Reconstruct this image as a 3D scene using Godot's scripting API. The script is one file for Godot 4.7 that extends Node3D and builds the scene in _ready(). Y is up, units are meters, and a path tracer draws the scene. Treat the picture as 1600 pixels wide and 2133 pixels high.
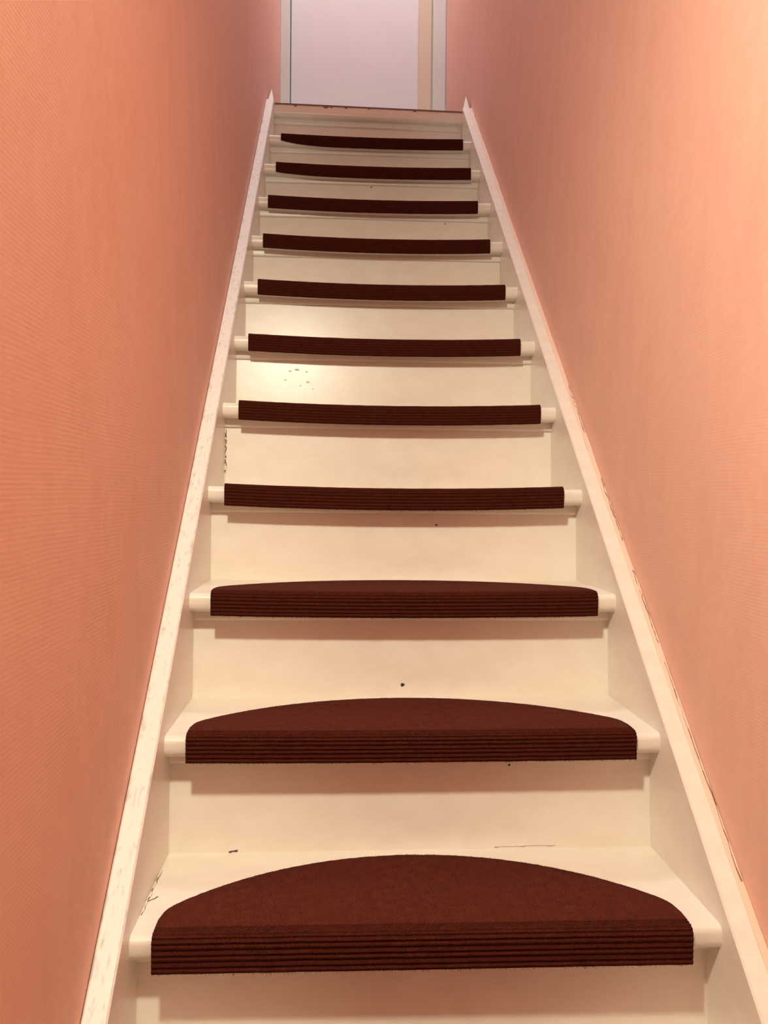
extends Node3D
# A steep painted staircase between two salmon walls, seen from the hall below.
# Origin: middle of the front edge of the third tread (the lowest one in view); stairs climb towards -z.

const RISE := 0.1946
const GOING := 0.2239
const DEPTH := 0.2599            # nosing front to the riser behind
const LEAN := 0.088               # the risers lean back this much
const SLOPE := RISE / GOING
const HALL_FLOOR := -3.0 * RISE
const LANDING := 11.0 * RISE + 0.018
const WALL_LEFT := -0.4215
const WALL_RIGHT := 0.4245
const DOOR_Z := -3.33
const WELL_END := 0.45           # where the stairwell walls end and the hall begins
const CEILING_HALL := 1.90
const ROOF := 5.1
const SAG := [0.0, 0.002, 0.004, 0.008, 0.009, 0.009, 0.009, 0.009, 0.008, 0.007, 0.006]

var M := {}
var rng := RandomNumberGenerator.new()
var staircase: Node3D

# ------------------------------------------------------------------ helpers
func tri(st: SurfaceTool, p: Array, n: Array, uv: Array) -> void:
	var mean: Vector3 = n[0] + n[1] + n[2]
	var c: Vector3 = (p[1] - p[0]).cross(p[2] - p[0])
	var order := [0, 1, 2] if c.dot(mean) < 0.0 else [0, 2, 1]
	for k in order:
		st.set_normal(n[k]); st.set_uv(uv[k]); st.add_vertex(p[k])

func quad(st: SurfaceTool, p: Array, n: Array, uv: Array) -> void:
	tri(st, [p[0], p[1], p[2]], [n[0], n[1], n[2]], [uv[0], uv[1], uv[2]])
	tri(st, [p[0], p[2], p[3]], [n[0], n[2], n[3]], [uv[0], uv[2], uv[3]])

func begin() -> SurfaceTool:
	var st := SurfaceTool.new()
	st.begin(Mesh.PRIMITIVE_TRIANGLES)
	return st

func flat_quad(st: SurfaceTool, a: Vector3, b: Vector3, c: Vector3, d: Vector3, outward: Vector3) -> void:
	var n := (b - a).cross(c - a).normalized()
	if n.length() < 0.5: n = (c - a).cross(d - a).normalized()
	if n.dot(outward) < 0.0: n = -n
	var uv := []
	for p in [a, b, c, d]:
		var m := n.abs()
		if m.x >= m.y and m.x >= m.z: uv.append(Vector2(p.z, p.y))
		elif m.y >= m.z: uv.append(Vector2(p.x, p.z))
		else: uv.append(Vector2(p.x, p.y))
	quad(st, [a, b, c, d], [n, n, n, n], uv)

# a box with chamfered edges, texture coordinates in metres
func add_box(st: SurfaceTool, lo: Vector3, hi: Vector3, c := 0.0) -> void:
	var mid := (lo + hi) * 0.5
	var h := (hi - lo) * 0.5
	var ax := [Vector3.RIGHT, Vector3.UP, Vector3.BACK]
	for i in 3:
		var j := (i + 1) % 3
		var k := (i + 2) % 3
		for s in [-1.0, 1.0]:
			var base: Vector3 = mid + ax[i] * h[i] * s
			var u: Vector3 = ax[j] * (h[j] - c)
			var v: Vector3 = ax[k] * (h[k] - c)
			flat_quad(st, base - u - v, base + u - v, base + u + v, base - u + v, ax[i] * s)
			if c > 0.0:
				for t in [-1.0, 1.0]:
					var e0: Vector3 = mid + ax[i] * h[i] * s + ax[j] * (h[j] - c) * t
					var e1: Vector3 = mid + ax[i] * (h[i] - c) * s + ax[j] * h[j] * t
					flat_quad(st, e0 - v, e0 + v, e1 + v, e1 - v, ax[i] * s + ax[j] * t)
	if c > 0.0:
		for sx in [-1.0, 1.0]:
			for sy in [-1.0, 1.0]:
				for sz in [-1.0, 1.0]:
					var sg := Vector3(sx, sy, sz)
					var a: Vector3 = mid + sg * Vector3(h.x, h.y - c, h.z - c)
					var b: Vector3 = mid + sg * Vector3(h.x - c, h.y, h.z - c)
					var d: Vector3 = mid + sg * Vector3(h.x - c, h.y - c, h.z)
					var n := sg.normalized()
					tri(st, [a, b, d], [n, n, n], [Vector2(a.x, a.y), Vector2(b.x, b.y), Vector2(d.x, d.y)])

# a closed (z, y) outline swept along x; lift(x) moves a section up or down, smooth is the sharpest angle that is shaded round
func loft_x(outline: Array, xs: Array, lift: Callable, smooth := 40.0, squash: Variant = null) -> SurfaceTool:
	var st := begin()
	var n := outline.size()
	var area := 0.0
	for k in n:
		var p: Vector2 = outline[k]
		var q: Vector2 = outline[(k + 1) % n]
		area += p.x * q.y - q.x * p.y
	var face := []
	var along := [0.0]
	for k in n:
		var e: Vector2 = outline[(k + 1) % n] - outline[k]
		var o := Vector2(e.y, -e.x).normalized()
		face.append(o if area > 0.0 else -o)
		along.append(along[k] + e.length())
	var limit := cos(deg_to_rad(smooth))
	for k in n:
		var f: Vector2 = face[k]
		var before: Vector2 = face[(k + n - 1) % n]
		var after: Vector2 = face[(k + 1) % n]
		var na: Vector2 = (f + before).normalized() if f.dot(before) > limit else f
		var nb: Vector2 = (f + after).normalized() if f.dot(after) > limit else f
		var a: Vector2 = outline[k]
		var b: Vector2 = outline[(k + 1) % n]
		for i in xs.size() - 1:
			var x0: float = xs[i]
			var x1: float = xs[i + 1]
			var y0: float = lift.call(x0)
			var y1: float = lift.call(x1)
			var a0 := a.y
			var a1 := a.y
			var b0 := b.y
			var b1 := b.y
			if squash != null:
				if a.y < 0.0:
					a0 *= squash.call(x0); a1 *= squash.call(x1)
				if b.y < 0.0:
					b0 *= squash.call(x0); b1 *= squash.call(x1)
			var A := Vector3(0, na.y, na.x)
			var B := Vector3(0, nb.y, nb.x)
			quad(st, [Vector3(x0, a0 + y0, a.x), Vector3(x1, a1 + y1, a.x), Vector3(x1, b1 + y1, b.x), Vector3(x0, b0 + y0, b.x)], [A, A, B, B],
				[Vector2(x0, along[k]), Vector2(x1, along[k]), Vector2(x1, along[k + 1]), Vector2(x0, along[k + 1])])
	var idx := Geometry2D.triangulate_polygon(PackedVector2Array(outline))
	for side in [0, xs.size() - 1]:
		var x: float = xs[side]
		var nn := Vector3(-1 if side == 0 else 1, 0, 0)
		var y: float = lift.call(x)
		for t in range(0, idx.size(), 3):
			var ps := []
			var us := []
			for m in 3:
				var v: Vector2 = outline[idx[t + m]]
				var vy: float = v.y * squash.call(x) if squash != null and v.y < 0.0 else v.y
				ps.append(Vector3(x, vy + y, v.x)); us.append(v)
			tri(st, ps, [nn, nn, nn], us)
	return st

func level(_x: float) -> float:
	return 0.0

func arc(out: Array, centre: Vector2, r: float, from: float, to: float, steps: int) -> void:
	for k in steps + 1:
		var a := deg_to_rad(lerpf(from, to, float(k) / steps))
		out.append(centre + Vector2(cos(a), sin(a)) * r)

func obj(called: String, st: SurfaceTool, m: Material, parent: Node3D) -> MeshInstance3D:
	var o := MeshInstance3D.new()
	o.name = called
	o.mesh = st.commit()
	o.mesh.surface_set_material(0, m)
	parent.add_child(o, true)
	return o

func numbered(called: String) -> String:
	if not has_node(NodePath(called)): return called
	var k := 1
	while has_node(NodePath("%s_%03d" % [called, k])): k += 1
	return "%s_%03d" % [called, k]

func tag(o: Node, label: String, category: String, group := "") -> void:
	o.set_meta("label", label)
	o.set_meta("category", category)
	if group != "": o.set_meta("group", group)

func struct(called: String, st: SurfaceTool, m: Material, label: String, category: String) -> MeshInstance3D:
	var o := obj(numbered(called), st, m, self)
	o.set_meta("kind", "structure")
	tag(o, label, category)
	return o

func thing(called: String) -> Node3D:
	var o := Node3D.new()
	o.name = numbered(called)
	add_child(o)
	return o

# ------------------------------------------------------------------ materials
func noise(seed_: int, freq: float, octaves := 3) -> FastNoiseLite:
	var f := FastNoiseLite.new()
	f.seed = seed_
	f.noise_type = FastNoiseLite.TYPE_SIMPLEX_SMOOTH
	f.frequency = freq
	f.fractal_octaves = octaves
	return f

# wraps at both sides: four blended samples of the noise
func tiled(f: FastNoiseLite, x: float, y: float, w: float, h: float, sx: float, sy: float) -> float:
	var u := x / w
	var v := y / h
	var a := f.get_noise_2d(x * sx, y * sy)
	var b := f.get_noise_2d((x - w) * sx, y * sy)
	var c := f.get_noise_2d(x * sx, (y - h) * sy)
	var d := f.get_noise_2d((x - w) * sx, (y - h) * sy)
	return lerpf(lerpf(a, b, u), lerpf(c, d, u), v)

func picture(w: int, h: int, paint: Callable, mip := true) -> ImageTexture:
	var im := Image.create(w, h, false, Image.FORMAT_RGB8)
	for y in h:
		for x in w:
			im.set_pixel(x, y, paint.call(x, y))
	if mip: im.generate_mipmaps()
	return ImageTexture.create_from_image(im)

func srgb(r: float, g: float, b: float) -> Color:
	return Color(r, g, b).linear_to_srgb()

func plain(c: Color, rough: float, spec := 0.5) -> StandardMaterial3D:
	var m := StandardMaterial3D.new()
	m.albedo_color = c
	m.roughness = rough
	m.metallic_specular = spec
	return m

func relief(m: StandardMaterial3D, t: Texture2D, cm: float) -> void:
	m.heightmap_enabled = true
	m.heightmap_texture = t
	m.heightmap_scale = cm

func make_materials() -> void:
	# walls: salmon paint on a finely ribbed, unevenly brushed ground
	var n1 := noise(11, 0.02)
	var n2 := noise(12, 0.05, 4)
	var wall_color := picture(256, 256, func(x, y):
		var t := tiled(n1, x, y, 256, 256, 1.0, 0.35) * 0.6 + tiled(n2, x, y, 256, 256, 1.5, 1.2) * 0.4
		return srgb(0.935, 0.57, 0.465).lerp(srgb(0.87, 0.495, 0.39), clampf(0.5 + t * 1.1, 0, 1)))
	var n3 := noise(13, 0.012, 3)
	var n4 := noise(14, 0.08, 3)
	var ribs := picture(256, 1024, func(x, y):
		var wob := tiled(n3, x, y, 256, 1024, 0.5, 0.6) * 7.0
		var rib := 0.5 + 0.5 * sin((y + wob) * TAU / 9.66)
		var v := rib * (0.30 + 0.25 * tiled(n3, x, y, 256, 1024, 1.2, 0.3)) + 0.35 * (0.5 + 0.5 * tiled(n4, x, y, 256, 1024, 0.5, 1.0)) + 0.25 * tiled(n3, x, y, 256, 1024, 3.0, 0.4)
		return Color(v, v, v))
	var wall := plain(Color.WHITE, 0.62, 0.4)
	wall.albedo_texture = wall_color
	wall.uv1_scale = Vector3(1.0 / 0.55, 1.0 / 0.55, 1)
	relief(wall, ribs, 0.011)
	M.wall = wall

	# white gloss paint with brush strokes along the boards
	var n5 := noise(21, 0.03, 4)
	var strokes := picture(512, 256, func(x, y):
		var v := 0.5 + 0.5 * tiled(n5, x, y, 512, 256, 0.35, 2.4)
		return Color(v, v, v))
	var n6 := noise(22, 0.03, 4)
	var paint_color := picture(256, 256, func(x, y):
		var t := clampf(0.5 + tiled(n6, x, y, 256, 256, 0.7, 1.2), 0, 1)
		return srgb(0.89, 0.815, 0.73).lerp(srgb(0.84, 0.755, 0.665), t))
	var paint := plain(Color.WHITE, 0.29)
	paint.albedo_texture = paint_color
	paint.uv1_scale = Vector3(2.2, 2.2, 1)
	relief(paint, strokes, 0.012)
	M.paint = paint

	# the same paint, scuffed along the top of the strings
	var n7 := noise(23, 0.05, 4)
	var n8 := noise(24, 0.09, 2)
	var scuff := picture(64, 1024, func(x, y):
		var t: float = tiled(n7, x, y, 64, 1024, 1.2, 0.32)
		var worn := smoothstep(0.10, 0.5, t) * 0.55 + smoothstep(0.40, 0.6, n8.get_noise_2d(x * 0.9, y * 0.35)) * 0.4
		return srgb(0.85, 0.775, 0.71).lerp(srgb(0.46, 0.47, 0.44), clampf(worn, 0, 0.75)))
	var scuffed := plain(Color.WHITE, 0.42)
	scuffed.albedo_texture = scuff
	scuffed.uv1_scale = Vector3(1.0 / 0.05, 1.0 / 0.9, 1)
	M.scuffed = scuffed

	# needle-felt pile: fine rows across the mat
	var n9 := noise(31, 0.10, 3)
	var n10 := noise(32, 0.02, 3)
	var pile := picture(512, 512, func(x, y):
		var row := 0.5 + 0.5 * sin(y * TAU / 8.0 + 2.0 * tiled(n10, x, y, 512, 512, 1.0, 1.0))
		var t: float = 0.5 + 0.85 * tiled(n9, x, y, 512, 512, 1.0, 2.0) + 0.3 * tiled(n10, x, y, 512, 512, 1.0, 1.0) - 0.16 * row
		return srgb(0.050, 0.0095, 0.0055).lerp(srgb(0.138, 0.030, 0.0175), clampf(t, 0, 1)))
	var fuzz := picture(512, 512, func(x, y):
		var row := 0.5 + 0.5 * sin(y * TAU / 8.0)
		var v: float = 0.45 + 0.4 * tiled(n9, x, y, 512, 512, 2.0, 3.0) + 0.2 * row
		return Color(v, v, v))
	var mat := plain(Color.WHITE, 0.95, 0.15)
	mat.albedo_texture = pile
	mat.uv1_scale = Vector3(1.0 / 0.22, 1.0 / 0.22, 1)
	relief(mat, fuzz, 0.1)
	M.pile = mat
	var lip := mat.duplicate() as StandardMaterial3D
	lip.albedo_color = srgb(0.72, 0.70, 0.68)
	lip.heightmap_scale = 0.2
	M.lip = lip

	M.door = plain(srgb(0.84, 0.87, 0.88), 0.45)
	M.frame = plain(srgb(0.76, 0.80, 0.76), 0.4)
	M.cream = plain(srgb(0.78, 0.66, 0.50), 0.5)
	M.ceiling = plain(srgb(0.80, 0.77, 0.72), 0.9)
	M.floor = plain(srgb(0.09, 0.05, 0.03), 0.5)
	M.lino = plain(srgb(0.20, 0.105, 0.075), 0.6)
	M.hole = plain(srgb(0.05, 0.035, 0.025), 0.9)
	M.crack = plain(srgb(0.22, 0.125, 0.08), 0.95)
	M.shade = plain(srgb(0.75, 0.72, 0.66), 0.4)
	M.filler = plain(srgb(0.84, 0.60, 0.48), 0.75, 0.3)
	M.chip = plain(srgb(0.66, 0.61, 0.49), 0.6)
	M.metal = plain(srgb(0.55, 0.53, 0.5), 0.3); M.metal.metallic = 1.0
	var glass := plain(Color(0.95, 0.97, 1.0, 0.08), 0.02)
	glass.transparency = BaseMaterial3D.TRANSPARENCY_ALPHA
	M.glass = glass
	var bulb := plain(Color(1, 0.95, 0.85), 0.4)
	bulb.emission_enabled = true
	bulb.emission = Color(1.0, 0.80, 0.52)
	bulb.emission_energy_multiplier = 2.0
	M.bulb = bulb

# ------------------------------------------------------------------ setting
func wall_box(called: String, lo: Vector3, hi: Vector3, m: Material, label: String, category := "wall") -> MeshInstance3D:
	var st := begin()
	add_box(st, lo, hi)
	return struct(called, st, m, label, category)

func build_setting() -> void:
	var t := 0.12
	wall_box("wall_left", Vector3(WALL_LEFT - t, HALL_FLOOR, DOOR_Z - 0.2), Vector3(WALL_LEFT, ROOF, WELL_END), M.wall, "salmon painted wall on the left of the staircase", "wall")
	wall_box("wall_right", Vector3(WALL_RIGHT, HALL_FLOOR, DOOR_Z - 0.2), Vector3(WALL_RIGHT + t, ROOF, WELL_END), M.wall, "salmon painted wall on the right of the staircase", "wall")
	# the hall behind the camera
	var hx0 := -1.7
	var hx1 := 1.3
	var hz := 3.6
	wall_box("wall_hall_left", Vector3(hx0 - t, HALL_FLOOR, WELL_END), Vector3(hx0, CEILING_HALL, hz), M.wall, "salmon hall wall behind the camera on the left")
	wall_box("wall_hall_right", Vector3(hx1, HALL_FLOOR, WELL_END), Vector3(hx1 + t, CEILING_HALL, hz), M.wall, "salmon hall wall behind the camera on the right")
	wall_box("wall_hall_rear", Vector3(hx0 - t, HALL_FLOOR, hz), Vector3(hx1 + t, CEILING_HALL, hz + t), M.wall, "salmon hall wall far behind the camera")
	wall_box("wall_return_left", Vector3(hx0 - t, HALL_FLOOR, WELL_END - t), Vector3(WALL_LEFT - t, CEILING_HALL, WELL_END), M.wall, "salmon return wall left of the stair foot")
	wall_box("wall_return_right", Vector3(WALL_RIGHT + t, HALL_FLOOR, WELL_END - t), Vector3(hx1 + t, CEILING_HALL, WELL_END), M.wall, "salmon return wall right of the stair foot")
	wall_box("floor", Vector3(hx0 - t, HALL_FLOOR - 0.1, -0.3), Vector3(hx1 + t, HALL_FLOOR, hz + t), M.floor, "brown hall floor at the foot of the staircase", "floor")
	wall_box("ceiling", Vector3(hx0 - t, CEILING_HALL, 0.0), Vector3(hx1 + t, 2.15, hz + t), M.ceiling, "white hall ceiling over the stair foot", "ceiling")
	wall_box("wall_front", Vector3(WALL_LEFT, 2.15, 0.0), Vector3(WALL_RIGHT, ROOF, 0.1), M.wall, "salmon wall closing the stairwell above the hall ceiling")
	# landing at the top
	wall_box("floor", Vector3(WALL_LEFT, LANDING - 0.16, DOOR_Z - 0.2), Vector3(WALL_RIGHT, LANDING - 0.004, -11.0 * GOING - 0.06), M.floor, "landing floor at the top of the stairs before the white door", "floor")
	# ceiling over the well with a skylight over the landing
	var z0 := -2.6
	var z1 := -2.14
	wall_box("ceiling", Vector3(WALL_LEFT - t, ROOF, z1), Vector3(WALL_RIGHT + t, ROOF + 0.12, 0.55), M.ceiling, "white ceiling high over the stair flight", "ceiling")
	wall_box("ceiling", Vector3(WALL_LEFT - t, ROOF, DOOR_Z - 0.2), Vector3(WALL_RIGHT + t, ROOF + 0.12, z0), M.ceiling, "white ceiling over the door on the landing", "ceiling")
	var win := thing("window_1")
	win.set_meta("kind", "structure")
	tag(win, "skylight in the ceiling above the landing", "window")
	var fr := begin()
	add_box(fr, Vector3(WALL_LEFT - t, ROOF, z0), Vector3(-0.21, ROOF + 0.12, z1), 0.003)
	add_box(fr, Vector3(0.21, ROOF, z0), Vector3(WALL_RIGHT + t, ROOF + 0.12, z1), 0.003)
	obj("window_frame", fr, M.frame, win)
	var pn := begin()
	add_box(pn, Vector3(-0.21, ROOF + 0.09, z0), Vector3(0.21, ROOF + 0.096, z1))
	obj("pane", pn, M.glass, win)
	build_door()

func build_door() -> void:
	# end wall of the landing: plaster over the frame, the frame and a flush white door
	wall_box("wall_end", Vector3(WALL_LEFT, LANDING + 2.07, DOOR_Z - 0.2), Vector3(WALL_RIGHT, ROOF, DOOR_Z - 0.01), M.wall, "salmon wall above the white door on the landing")
	var d := thing("door_1")
	d.set_meta("kind", "structure")
	tag(d, "flush white door at the top of the stairs in a white frame", "door")
	var y0 := LANDING
	var y1 := LANDING + 2.02
	var f := begin()
	add_box(f, Vector3(WALL_LEFT, y0, DOOR_Z - 0.12), Vector3(-0.3735, y1 + 0.05, DOOR_Z), 0.002)
	add_box(f, Vector3(-0.374, y0, DOOR_Z - 0.12), Vector3(-0.355, y1, DOOR_Z - 0.072), 0.002)
	var fo := obj("door_frame", f, M.frame, d)
	fo.set_meta("label", "white door jamb on the left")
	f = begin()
	add_box(f, Vector3(0.357, y0, DOOR_Z - 0.12), Vector3(WALL_RIGHT, y1 + 0.05, DOOR_Z + 0.012), 0.006)
	obj("door_frame", f, M.frame, d)
	f = begin()
	add_box(f, Vector3(-0.377, y1, DOOR_Z - 0.12), Vector3(0.357, y1 + 0.05, DOOR_Z), 0.003)
	obj("door_frame", f, M.frame, d)
	var s := begin()
	add_box(s, Vector3(0.284, y0, DOOR_Z - 0.10), Vector3(0.357, y1, DOOR_Z - 0.022), 0.008)
	var so := obj("door_stop", s, M.cream, d)
	so.set_meta("label", "cream strip beside the right jamb")
	wall_box("wall_beyond_door", Vector3(WALL_LEFT - 0.12, LANDING - 0.16, DOOR_Z - 0.3), Vector3(WALL_RIGHT + 0.12, ROOF, DOOR_Z - 0.2), M.ceiling, "plain wall hidden behind the closed landing door")
	var lf := begin()
	add_box(lf, Vector3(-0.370, y0 + 0.006, DOOR_Z - 0.07), Vector3(0.286, y1 - 0.003, DOOR_Z - 0.03), 0.004)
	obj("door_leaf", lf, M.door, d)

# ------------------------------------------------------------------ staircase
func sag_of(i: int) -> float:
	return SAG[i] if i >= 0 and i < SAG.size() else 0.0

func sagging(x: float, s: float) -> float:
	var u := clampf(absf(x) / 0.372, 0.0, 1.0)
	return -s * (1.0 - u * u)

func xrange(x0: float, x1: float, steps: int) -> Array:
	var out := []
	for k in steps + 1: out.append(lerpf(x0, x1, float(k) / steps))
	return out

func tread_outline(back: float, thick: float, r0 := 0.011, r1 := 0.015) -> Array:
	var o := []
	o.append(Vector2(-back, 0.0))
	arc(o, Vector2(-r0, -r0), r0, 90, 0, 6)
	arc(o, Vector2(-r1, -thick + r1), r1, 0, -90, 6)
	o.append(Vector2(-back, -thick))
	return o

# a string: side board of the stairs with a plumb top end, chamfered edges and a scuffed top
func string_board(x0: float, x1: float, off: float) -> ArrayMesh:
	var low := off - 0.36
	var top_z := -11.0 * GOING - 0.03
	var lift := LANDING + 0.012
	var line := func(z: float, o: float) -> float: return -SLOPE * z + o
	var zt := -(lift - off) / SLOPE
	var o := [Vector2((off - HALL_FLOOR) / SLOPE, HALL_FLOOR), Vector2(zt, lift), Vector2(top_z - 0.05, lift), Vector2(top_z - 0.05, line.call(top_z - 0.05, low)), Vector2((low - HALL_FLOOR) / SLOPE, HALL_FLOOR)]
	var c := 0.0025
	var inset := PackedVector2Array()
	# mitred inset of the outline
	var n := o.size()
	var ctr := Vector2.ZERO
	for p in o: ctr += p / n
	for k in n:
		var p: Vector2 = o[k]
		var e0: Vector2 = (p - o[(k + n - 1) % n]).normalized()
		var e1: Vector2 = (o[(k + 1) % n] - p).normalized()
		var n0 := Vector2(-e0.y, e0.x)
		if n0.dot(ctr - p) < 0: n0 = -n0
		var n1 := Vector2(-e1.y, e1.x)
		if n1.dot(ctr - p) < 0: n1 = -n1
		var m := (n0 + n1).normalized()
		inset.append(p + m * (c / maxf(0.3, m.dot(n0))))
	var st := begin()
	var top := begin()
	var rings := [[x0, inset], [x0 + c, o], [x1 - c, o], [x1, inset]]
	for i in 3:
		for k in n:
			var q := (k + 1) % n
			var a: Vector2 = rings[i][1][k]
			var b: Vector2 = rings[i][1][q]
			var a2: Vector2 = rings[i + 1][1][k]
			var b2: Vector2 = rings[i + 1][1][q]
			var xa: float = rings[i][0]
			var xb: float = rings[i + 1][0]
			var A := Vector3(xa, a.y, a.x)
			var B := Vector3(xa, b.y, b.x)
			var C := Vector3(xb, b2.y, b2.x)
			var D := Vector3(xb, a2.y, a2.x)
			var mid := Vector3((x0 + x1) / 2, 0, 0)
			var outward := Vector3(0, (a.y + b.y) / 2 - ctr.y, (a.x + b.x) / 2 - ctr.x)
			var e: Vector2 = (b - a).normalized()
			var nn := Vector3(0, -e.x, e.y)
			if nn.dot(outward) < 0: nn = -nn
			if i == 0: nn = (nn + Vector3.LEFT).normalized()
			if i == 2: nn = (nn + Vector3.RIGHT).normalized()
			if k == 0:
				var len: float = o[0].distance_to(o[1])
				quad(top, [A, B, C, D], [nn, nn, nn, nn], [Vector2(xa - x0, 0), Vector2(xa - x0, len), Vector2(xb - x0, len), Vector2(xb - x0, 0)])
			else:
				flat_quad(st, A, B, C, D, nn)
	for side in 2:
		var x: float = [x0, x1][side]
		var nn := Vector3([-1, 1][side], 0, 0)
		var idx := Geometry2D.triangulate_polygon(inset)
		for t in range(0, idx.size(), 3):
			var ps := []
			var us := []
			for m in 3:
				var v: Vector2 = inset[idx[t + m]]
				ps.append(Vector3(x, v.y, v.x)); us.append(v)
			tri(st, ps, [nn, nn, nn], us)
	var mesh: ArrayMesh = st.commit()
	mesh.surface_set_material(0, M.paint)
	mesh = top.commit(mesh)
	mesh.surface_set_material(1, M.scuffed if x0 < 0.0 else M.paint)
	return mesh

func nail_hole(parent: Node3D, x: float, y: float, z: float, r: float, squash := 1.0, called := "nail_hole", m: Material = M.hole) -> void:
	# a shallow dented disc, slightly irregular
	var st := begin()
	var k := 10
	var rim := []
	for i in k:
		var a := TAU * i / k
		var rr := r * rng.randf_range(0.75, 1.15)
		rim.append(Vector3(x + cos(a) * rr, y + sin(a) * rr * squash, z + 0.0004))
	var c := Vector3(x, y, z + 0.0009)
	for i in k:
		tri(st, [rim[i], rim[(i + 1) % k], c], [Vector3.BACK, Vector3.BACK, Vector3.BACK], [Vector2.ZERO, Vector2.ZERO, Vector2.ZERO])
		var base_a: Vector3 = rim[i] - Vector3(0, 0, 0.001)
		var base_b: Vector3 = rim[(i + 1) % k] - Vector3(0, 0, 0.001)
		flat_quad(st, rim[i], rim[(i + 1) % k], base_b, base_a, rim[i] - c)
	obj(called, st, m, parent)

# a thin ragged crack: a narrow ribbon of small triangles between two points, raised half a millimetre
func crack(called: String, parent: Node3D, from: Vector3, to: Vector3, normal: Vector3, width: float, pieces: int, gap: float, ragged: float, m: Material) -> void:
	var st := begin()
	var along := (to - from)
	var side := along.normalized().cross(normal).normalized()
	var prev := 0.0
	for k in pieces:
		var t0 := float(k) / pieces
		var t1 := float(k + 1) / pieces
		var w := width * rng.randf_range(0.3, 1.3)
		var off := rng.randf_range(-ragged, ragged)
		if rng.randf() < gap: w = width * 0.12
		if true:
			var a := from + along * t0 + side * prev
			var b := from + along * t1 + side * off
			var up := normal * 0.0006
			flat_quad(st, a + up, b + up, b + up + side * w, a + up + side * w, normal)
			flat_quad(st, a + up, b + up, b - up, a - up, -side)
			flat_quad(st, a + up + side * w, b + up + side * w, b - up + side * w, a - up + side * w, side)
		prev = off
	obj(called, st, m, parent)

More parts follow.
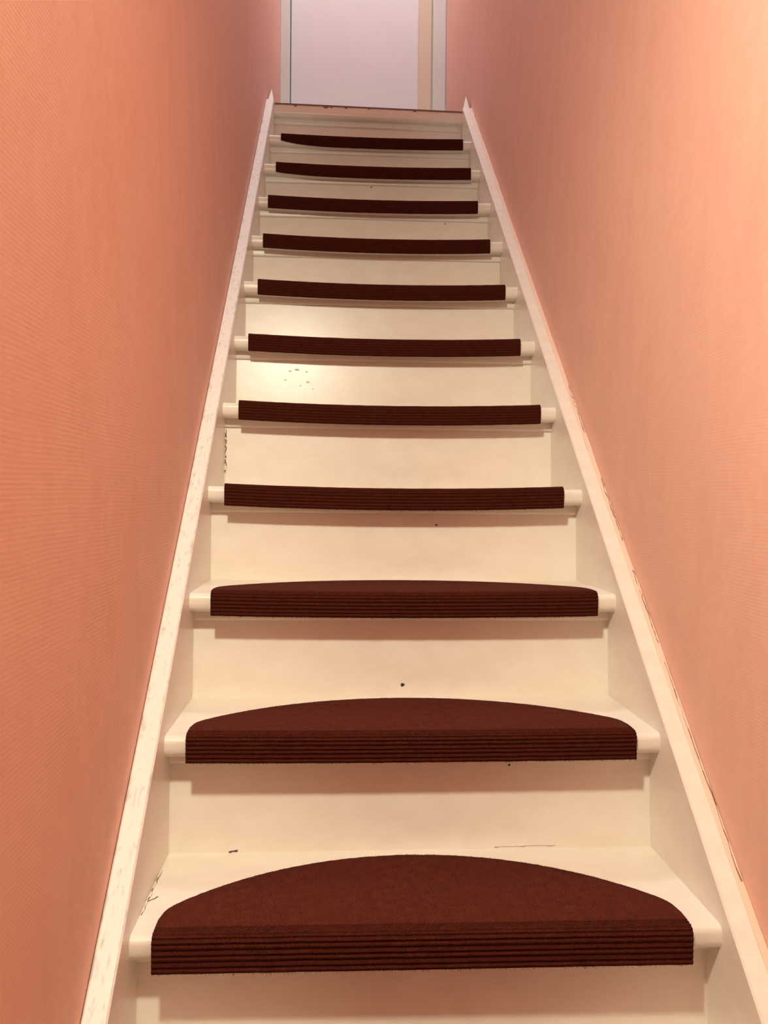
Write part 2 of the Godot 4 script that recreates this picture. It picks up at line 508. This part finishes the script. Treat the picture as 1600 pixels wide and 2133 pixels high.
func build_staircase() -> void:
	staircase = thing("staircase")
	tag(staircase, "steep closed staircase of white painted boards between two salmon walls", "staircase")
	var xl := -0.395
	var xr := 0.393
	for side in 2:
		var o := MeshInstance3D.new()
		o.name = "stringer"
		o.mesh = string_board(-0.4205, -0.3895, 0.047) if side == 0 else string_board(0.3865, 0.4165, 0.032)
		staircase.add_child(o, true)
		# the pointed upright tip that meets the landing skirting
		var tp := begin()
		var x0: float = [-0.4165, 0.3895][side]
		var x1: float = x0 + 0.027
		var yb := LANDING + 0.006
		var tip := Vector3([-0.404, 0.408][side], yb + 0.085, -11.0 * GOING - 0.06)
		var q := [Vector3(x0, yb, -2.463), Vector3(x1, yb, -2.463), Vector3(x1, yb, -2.53), Vector3(x0, yb, -2.53)]
		var core := Vector3((x0 + x1) / 2, yb + 0.02, -2.5)
		for k in 4:
			var a: Vector3 = q[k]
			var b: Vector3 = q[(k + 1) % 4]
			var n := (b - a).cross(tip - a).normalized()
			if n.dot(a - core) < 0: n = -n
			tri(tp, [a, b, tip], [n, n, n], [Vector2.ZERO, Vector2.RIGHT, Vector2.UP])
		flat_quad(tp, q[0], q[1], q[2], q[3], Vector3.DOWN)
		obj("stringer_tip", tp, M.paint, staircase)
	for i in range(-2, 11):
		var s := sag_of(i)
		var sagf := func(x: float) -> float: return sagging(x, s)
		var at := Vector3(0, i * RISE, -i * GOING)
		var tr := obj("tread", loft_x(tread_outline(DEPTH + 0.012, 0.034), xrange(xl, xr, 24), sagf), M.paint, staircase)
		tr.position = at
		var mo := []
		mo.append(Vector2(-0.0005, 0.0)); mo.append(Vector2(0.0105, 0.0))
		arc(mo, Vector2(0.0045, -0.0155), 0.006, 0, -90, 4)
		mo.append(Vector2(-0.0005, -0.0215))
		var cv := obj("cove_moulding", loft_x(mo, [xl + 0.004, xr - 0.004], level), M.paint, staircase)
		cv.position = at + Vector3(0, -0.033, -(DEPTH - GOING) - 0.0145)
		var rb := begin()
		add_box(rb, Vector3(xl, -0.012, -0.018), Vector3(xr, RISE - 0.03, 0.0), 0.0)
		var rs := obj("riser", rb, M.paint, staircase)
		rs.position = at + Vector3(0, -RISE, -(DEPTH - GOING))
		rs.rotation.x = -LEAN
		match i:
			2: nail_hole(rs, -0.003, 0.021, 0, 0.0042, 0.8)
			1: nail_hole(rs, 0.155, RISE - 0.062, 0, 0.0020)
			3: nail_hole(rs, 0.085, RISE - 0.078, 0, 0.0022)
			9: nail_hole(rs, -0.005, RISE - 0.058, 0, 0.0036, 0.6)
			8: nail_hole(rs, 0.24, RISE - 0.060, 0, 0.003, 0.6)
			4: crack("paint_crack", rs, Vector3(xl + 0.008, RISE - 0.058, 0), Vector3(xl + 0.009, 0.03, 0), Vector3.BACK, 0.0042, 22, 0.25, 0.0018, M.crack)
		if i == 5:
			for c in [[-0.250, 0.112, 0.0045], [-0.232, 0.116, 0.006], [-0.207, 0.111, 0.004], [-0.262, 0.088, 0.004], [-0.203, 0.084, 0.005], [-0.222, 0.074, 0.0035], [-0.19, 0.066, 0.003]]:
				nail_hole(rs, c[0], c[1], 0, c[2], 0.45, "paint_chip", M.chip)
		if i == 0:
			crack("paint_crack", tr, Vector3(-0.386, 0.0, -0.20), Vector3(-0.3865, 0.0, -0.06), Vector3.UP, 0.0016, 16, 0.45, 0.0012, M.crack)
			crack("paint_crack", tr, Vector3(-0.375, 0.0, -0.113), Vector3(-0.386, 0.0, -0.099), Vector3.UP, 0.0022, 5, 0.0, 0.0015, M.crack)
		if i == 1:
			crack("paint_crack", rs, Vector3(-0.295, 0.0015, 0), Vector3(-0.281, 0.0045, 0), Vector3.BACK, 0.0026, 3, 0.0, 0.0004, M.hole)
			crack("paint_crack", rs, Vector3(0.13, 0.003, 0), Vector3(0.23, 0.004, 0), Vector3.BACK, 0.0005, 16, 0.6, 0.0006, M.crack)
	# top riser, its moulding and the landing edge board
	var top := Node3D.new()
	var ln := obj("landing_nosing", loft_x(tread_outline(0.12, 0.046, 0.006, 0.016), [xl, xr], level), M.paint, staircase)
	ln.position = Vector3(0, LANDING, -11.0 * GOING); ln.rotation.z = -0.012
	top.free()
	var tb := begin()
	add_box(tb, Vector3(xl, -0.012, -0.018), Vector3(xr, LANDING - 10.0 * RISE - 0.04, 0.0))
	var trs := obj("riser", tb, M.paint, staircase)
	trs.position = Vector3(0, 10.0 * RISE, -11.0 * GOING - 0.036)
	trs.rotation.x = -LEAN
	var tm := [Vector2(-0.0005, 0.0), Vector2(0.014, 0.0)]
	arc(tm, Vector2(0.006, -0.016), 0.008, 0, -90, 4)
	tm.append(Vector2(-0.0005, -0.024))
	var tc := obj("cove_moulding", loft_x(tm, [xl + 0.004, xr - 0.004], level), M.paint, staircase)
	tc.position = Vector3(0, LANDING - 0.043, -11.0 * GOING - 0.051); tc.rotation.z = -0.012
	# ragged dark edge of the landing floor covering
	var ed := begin()
	var cur := 0.0
	var xs := xrange(-0.388, 0.386, 90)
	var drop := []
	for x in xs: drop.append(0.0035 + (rng.randf_range(0.003, 0.008) if rng.randf() < 0.14 else 0.0))
	for k in xs.size() - 1:
		var a: float = xs[k]
		var b: float = xs[k + 1]
		var zf := 0.0012
		flat_quad(ed, Vector3(a, 0.0025, zf), Vector3(b, 0.0025, zf), Vector3(b, -drop[k + 1], zf), Vector3(a, -drop[k], zf), Vector3.BACK)
		flat_quad(ed, Vector3(a, 0.0025, zf), Vector3(b, 0.0025, zf), Vector3(b, 0.0025, -0.12), Vector3(a, 0.0025, -0.12), Vector3.UP)
		flat_quad(ed, Vector3(a, -drop[k], zf), Vector3(b, -drop[k + 1], zf), Vector3(b, -drop[k + 1], 0), Vector3(a, -drop[k], 0), Vector3.DOWN)
	var eo := obj("floor_covering_edge", ed, M.lino, ln)
	eo.set_meta("label", "dark ragged edge of the landing floor covering")
	# filler between the right string and the wall, cracked along its length
	var fl := begin()
	var f := noise(77, 9.0, 3)
	var steps := 120
	var pts := []
	for k in steps + 1:
		var z := lerpf(0.25, -2.46, float(k) / steps)
		var h := 0.0305 + 0.003 * f.get_noise_1d(z * 1.0) + 0.002 * (f.get_noise_1d(z * 6.0))
		pts.append(Vector3(0, -SLOPE * z + h, z))
	for k in steps:
		var a: Vector3 = pts[k]
		var b: Vector3 = pts[k + 1]
		var i0 := Vector3(0.4150, 0, 0)
		var i1 := Vector3(WALL_RIGHT - 0.0003, 0.003, 0)
		var n := Vector3(0, GOING, RISE).normalized()
		flat_quad(fl, a + i0, b + i0, b + i1, a + i1, n)
		flat_quad(fl, a + i0, b + i0, b + i0 + Vector3(0, -0.03, 0), a + i0 + Vector3(0, -0.03, 0), Vector3.LEFT)
	var fo := obj("filler_bead", fl, M.filler, staircase)
	fo.set_meta("label", "uneven painted filler between stringer and right wall")
	var n2 := Vector3(0, GOING, RISE).normalized()
	var along := func(z: float) -> Vector3: return Vector3(0.4215, -SLOPE * z + 0.0335, z)
	for seg in [[-0.02, -0.30, 0.3], [-0.33, -0.46, 0.25], [-0.52, -0.66, 0.3], [-0.78, -0.92, 0.2]]:
		crack("paint_crack", fo, along.call(seg[0]), along.call(seg[1]), n2, 0.0010, 20, seg[2], 0.0014, M.crack)

# ------------------------------------------------------------------ mats
func back_edge(x: float) -> float:
	var u := absf(x)
	if u <= 0.333: return 0.216 - sqrt(0.448 * 0.448 - u * u)
	var v := minf(u - 0.281, 0.07)
	return -0.0368 - sqrt(maxf(0.0, 0.07 * 0.07 - v * v))

func make_mat(i: int, label: String) -> Node3D:
	var s := sag_of(i)
	var o := thing("stair_mat")
	o.position = Vector3(0, i * RISE, -i * GOING)
	tag(o, label, "stair mat", "brown half-round stair mats")
	var jig := noise(100 + i, 60.0, 2)
	var half := 0.351
	var xs := []
	for k in 141:
		var u := lerpf(-1.0, 1.0, k / 140.0)
		xs.append(half * (u * 0.72 + 0.28 * sin(u * PI / 2)))
	var th := 0.0065
	var split := -0.016
	# the flat pile: closed sections from the back edge to the fold
	var pad := begin()
	var rows := []
	for k in xs.size():
		var x: float = xs[k]
		var zb := back_edge(x) + 0.0011 * jig.get_noise_1d(x * 2.0) + 0.0007 * jig.get_noise_1d(x * 9.0 + 5.0)
		var yy := sagging(x, s)
		var sec := [Vector3(x, yy + 0.0004, zb), Vector3(x, yy + th * 0.6, zb - 0.0004), Vector3(x, yy + th, zb + 0.0022)]
		for m in range(1, 6): sec.append(Vector3(x, yy + th, lerpf(zb + 0.0022, split, m / 5.0)))
		sec.append(Vector3(x, yy + 0.0004, split))
		rows.append(sec)
	var rn := [Vector3(0, -0.2, -1).normalized(), Vector3(0, 0.35, -1).normalized(), Vector3(0, 1, -0.3).normalized(), Vector3.UP, Vector3.UP, Vector3.UP, Vector3.UP, Vector3.UP]
	for k in xs.size() - 1:
		for m in 7:
			var p := [rows[k][m], rows[k + 1][m], rows[k + 1][m + 1], rows[k][m + 1]]
			var uv := []
			for v in p: uv.append(Vector2(v.x + i * 0.37, v.z + i * 0.21))
			quad(pad, p, [rn[m], rn[m], rn[m + 1], rn[m + 1]], uv)
		flat_quad(pad, rows[k][0], rows[k + 1][0], rows[k + 1][8], rows[k][8], Vector3.DOWN)
	for e in [0, xs.size() - 1]:
		for m in 7:
			flat_quad(pad, rows[e][m], rows[e][m + 1], rows[e][8], rows[e][0], Vector3(-1 if e == 0 else 1, 0, 0))
	obj("pile_pad", pad, M.pile, o)
	# the fold over the nosing with its rows of ribs
	var out := []
	out.append(Vector2(split, 0.0013)); out.append(Vector2(split, th))
	var r := 0.0125
	var c := Vector2(0.0080 - r, th - r)
	var length := 0.0
	var path := [Vector2(split, th)]
	for k in 9:
		var a := deg_to_rad(90.0 - k * 90.0 / 8)
		path.append(c + Vector2(cos(a), sin(a)) * r)
	path.append(Vector2(0.0080, -0.0385))
	# resample the path and carve the ribs into it
	var total := 0.0
	for k in path.size() - 1: total += path[k].distance_to(path[k + 1])
	var pitch := 0.0066
	var n := int(total / (pitch / 8.0))
	for k in range(1, n + 1):
		var want := total * k / n
		var run := 0.0
		for m in path.size() - 1:
			var a: Vector2 = path[m]
			var b: Vector2 = path[m + 1]
			var l := a.distance_to(b)
			if run + l >= want - 1e-9:
				var p := a.lerp(b, (want - run) / l)
				var d := (b - a).normalized()
				var nn := Vector2(-d.y, d.x)
				if nn.dot(p - c) < 0: nn = -nn
				var ph := fmod((total - want) / pitch, 1.0)
				var g := pow(absf(cos(ph * PI)), 3.0)     # deep narrow grooves between round ribs
				var edge := smoothstep(0.0, 0.006, want)
				out.append(p - nn * 0.0024 * g * edge)
				break
			run += l
	out.append(Vector2(0.0012, -0.0388))
	out.append(Vector2(0.0012, -0.004))
	out.append(Vector2(-0.002, 0.0013))
	var xr := xrange(-half, half, 48)
	var tilt: float = 0.0 if i < 0 else [0.0, 0.0, 0.0, 0.0, 0.0, 0.0, 0.0, 0.0, 0.0, 0.2, 0.42][i]
	var sq := func(x: float) -> float: return 1.0 - tilt * pow(clampf((-x - 0.12) / 0.231, 0.0, 1.0), 3.0) + (0.14 if i == 0 else 0.0)
	var lf := func(x: float) -> float: return sagging(x, s) + 0.0004 * jig.get_noise_1d(x * 3.0)
	obj("ribbed_lip", loft_x(out, xr, lf, 75.0, sq), M.lip, o)
	# loose fibres along the cut edges
	var fb := begin()
	var r2 := RandomNumberGenerator.new()
	r2.seed = 900 + i
	for k in 1100:
		var x := r2.randf_range(-half, half)
		var yy := sagging(x, s)
		var root: Vector3
		var dir: Vector3
		if k % 2 == 0:
			root = Vector3(x, yy + r2.randf_range(0.002, th), back_edge(x) + 0.0005)
			dir = Vector3(r2.randf_range(-0.8, 0.8) + x * 1.6, r2.randf_range(-0.1, 0.5), -1.0)
		else:
			root = Vector3(x, yy - 0.0385 * sq.call(x), r2.randf_range(0.001, 0.0078))
			dir = Vector3(r2.randf_range(-0.7, 0.7), -1.0, r2.randf_range(-0.3, 0.4))
		dir = dir.normalized()
		var tip := root + dir * r2.randf_range(0.0010, 0.0028)
		var a := dir.cross(Vector3(0.3, 0.5, 0.8)).normalized() * 0.00035
		var b := dir.cross(a).normalized() * 0.00035
		var ring := [root + a, root - a * 0.5 + b * 0.87, root - a * 0.5 - b * 0.87]
		for e in 3:
			var p0: Vector3 = ring[e]
			var p1: Vector3 = ring[(e + 1) % 3]
			var nn := (p0 + p1 - root * 2.0).normalized()
			tri(fb, [p0, p1, tip], [nn, nn, nn], [Vector2(x, 0), Vector2(x, 0.01), Vector2(x, 0.02)])
	obj("fibre_fringe", fb, M.lip, o).set_meta("kind", "stuff")
	return o

func build_mats() -> void:
	var labels := [
		"brown half-round carpet mat on the lowest visible tread, largest of all, whole dome showing",
		"brown half-round carpet mat on the second tread up, below the dark nail hole",
		"brown carpet mat on the third tread up, only a thin sliver of dome showing",
		"brown carpet mat on the fourth tread up, under the riser with the cracked left corner",
		"brown carpet mat on the fifth tread up, above the riser with the cracked left corner",
		"brown carpet mat on the sixth tread up, above the riser with the shiny patch",
		"brown carpet mat on the seventh tread up, fifth from the top",
		"brown carpet mat on the eighth tread up, fourth from the top",
		"dark brown carpet mat on the third tread below the landing edge",
		"dark brown carpet mat one tread below the mat with the rounded left corner",
		"dark brown topmost carpet mat with a rounded left corner, just under the landing edge"]
	for i in 11:
		var m := make_mat(i, labels[i])
		m.position.x = [-0.009, -0.005, 0.0, -0.005, -0.002, -0.003, 0.0, -0.005, -0.008, 0.002, 0.005][i]
		if i == 0:
			m.rotation.y = -0.008
			m.position.z += 0.0034
	for k in 2:
		make_mat(-1 - k, ["brown half-round carpet mat on the tread just below the picture's lower edge", "brown half-round carpet mat on the bottom tread above the hall floor"][k])

# ------------------------------------------------------------------ lamp
func build_lamp(at: Vector3) -> void:
	var o := thing("ceiling_lamp")
	o.position = Vector3(at.x, CEILING_HALL, at.z)
	tag(o, "hanging hall lamp with a white glass globe under a pale enamel shade", "lamp")
	var plate := CylinderMesh.new()
	plate.top_radius = 0.06; plate.bottom_radius = 0.055; plate.height = 0.02
	var p := MeshInstance3D.new(); p.name = "ceiling_plate"; p.mesh = plate; p.position = Vector3(0, -0.01, 0); p.material_override = M.metal
	o.add_child(p, true)
	var globe := SphereMesh.new()
	globe.radius = 0.075; globe.height = 0.15
	var g := MeshInstance3D.new(); g.name = "glass_globe"; g.mesh = globe; g.position = Vector3(0, at.y - CEILING_HALL, 0); g.material_override = M.bulb
	o.add_child(g, true)
	var rod := CylinderMesh.new()
	rod.top_radius = 0.012; rod.bottom_radius = 0.018; rod.height = maxf(0.01, CEILING_HALL - at.y - 0.08)
	var r := MeshInstance3D.new(); r.name = "stem"; r.mesh = rod; r.position = Vector3(0, -0.015 - rod.height / 2, 0); r.material_override = M.metal
	o.add_child(r, true)
	# an open enamel shade over the globe: two skins of a flared cone
	var sh := begin()
	var prof := [Vector2(0.022, 0.088), Vector2(0.070, 0.078), Vector2(0.102, 0.045), Vector2(0.118, 0.004), Vector2(0.115, 0.004), Vector2(0.098, 0.042), Vector2(0.067, 0.074), Vector2(0.022, 0.084)]
	for k in prof.size() - 1:
		var pa: Vector2 = prof[k]
		var pb: Vector2 = prof[k + 1]
		for e in 40:
			var q0 := TAU * e / 40.0
			var q1 := TAU * (e + 1) / 40.0
			var d0 := Vector3(cos(q0), 0, sin(q0))
			var d1 := Vector3(cos(q1), 0, sin(q1))
			var up0 := (pb - pa).normalized()
			var out2 := Vector2(-up0.y, up0.x) if k < 4 else Vector2(-up0.y, up0.x)
			var n0 := (d0 * out2.x + Vector3.UP * out2.y).normalized()
			var n1 := (d1 * out2.x + Vector3.UP * out2.y).normalized()
			quad(sh, [d0 * pa.x + Vector3.UP * pa.y, d1 * pa.x + Vector3.UP * pa.y, d1 * pb.x + Vector3.UP * pb.y, d0 * pb.x + Vector3.UP * pb.y], [n0, n1, n1, n0], [Vector2.ZERO, Vector2.RIGHT, Vector2.ONE, Vector2.DOWN])
	var so := obj("lamp_shade", sh, M.shade, o)
	so.position = g.position
	var l := OmniLight3D.new()
	l.name = "lamp_light"
	l.light_color = LAMP_COLOR
	l.light_energy = LAMP_ENERGY
	l.light_size = 0.06
	l.omni_range = 12.0
	l.omni_attenuation = 2.0
	l.shadow_enabled = true
	l.position = g.position
	o.add_child(l)

const LAMP_AT := Vector3(-0.37, 1.72, 0.96)
const LAMP_COLOR := Color(1.0, 0.99, 0.885)
const LAMP_ENERGY := 2.68

func _ready() -> void:
	rng.seed = 4711
	# camera, solved from the nosings of the photograph
	var cam := Camera3D.new()
	cam.name = "camera"
	cam.fov = rad_to_deg(2.0 * atan(1066.5 / 1790.0))
	cam.near = 0.02
	cam.position = Vector3(-0.1331, 0.5691, 1.1015)
	cam.basis = Basis(Vector3.UP, -0.0585) * Basis(Vector3.RIGHT, -0.0202) * Basis(Vector3.BACK, 0.0091)
	add_child(cam)
	cam.current = true
	# sky and exposure
	var we := WorldEnvironment.new()
	we.name = "world_environment"
	var env := Environment.new()
	var sky := Sky.new()
	var sm := ProceduralSkyMaterial.new()
	sm.sky_top_color = Color(0.55, 0.65, 0.85)
	sm.sky_horizon_color = Color(0.8, 0.85, 0.92)
	sm.ground_horizon_color = Color(0.5, 0.5, 0.5)
	sm.ground_bottom_color = Color(0.3, 0.3, 0.3)
	sky.sky_material = sm
	env.background_mode = Environment.BG_SKY
	env.sky = sky
	env.background_energy_multiplier = 2.0
	env.tonemap_mode = Environment.TONE_MAPPER_LINEAR
	env.tonemap_exposure = 1.0
	env.sdfgi_enabled = true
	env.ssao_enabled = true
	env.ssil_enabled = true
	we.environment = env
	add_child(we)
	# daylight entering through the skylight over the landing
	var day := AreaLight3D.new()
	day.name = "skylight_daylight"
	day.area_size = Vector2(0.40, 0.42)
	day.light_color = Color(0.86, 0.95, 1.0)
	day.light_energy = 4.6
	day.area_range = 8.0
	day.shadow_enabled = true
	day.position = Vector3(0.0, ROOF + 0.06, -2.37)
	day.rotation.x = -PI / 2
	add_child(day)

	make_materials()
	build_setting()
	build_staircase()
	build_mats()
	build_lamp(LAMP_AT)
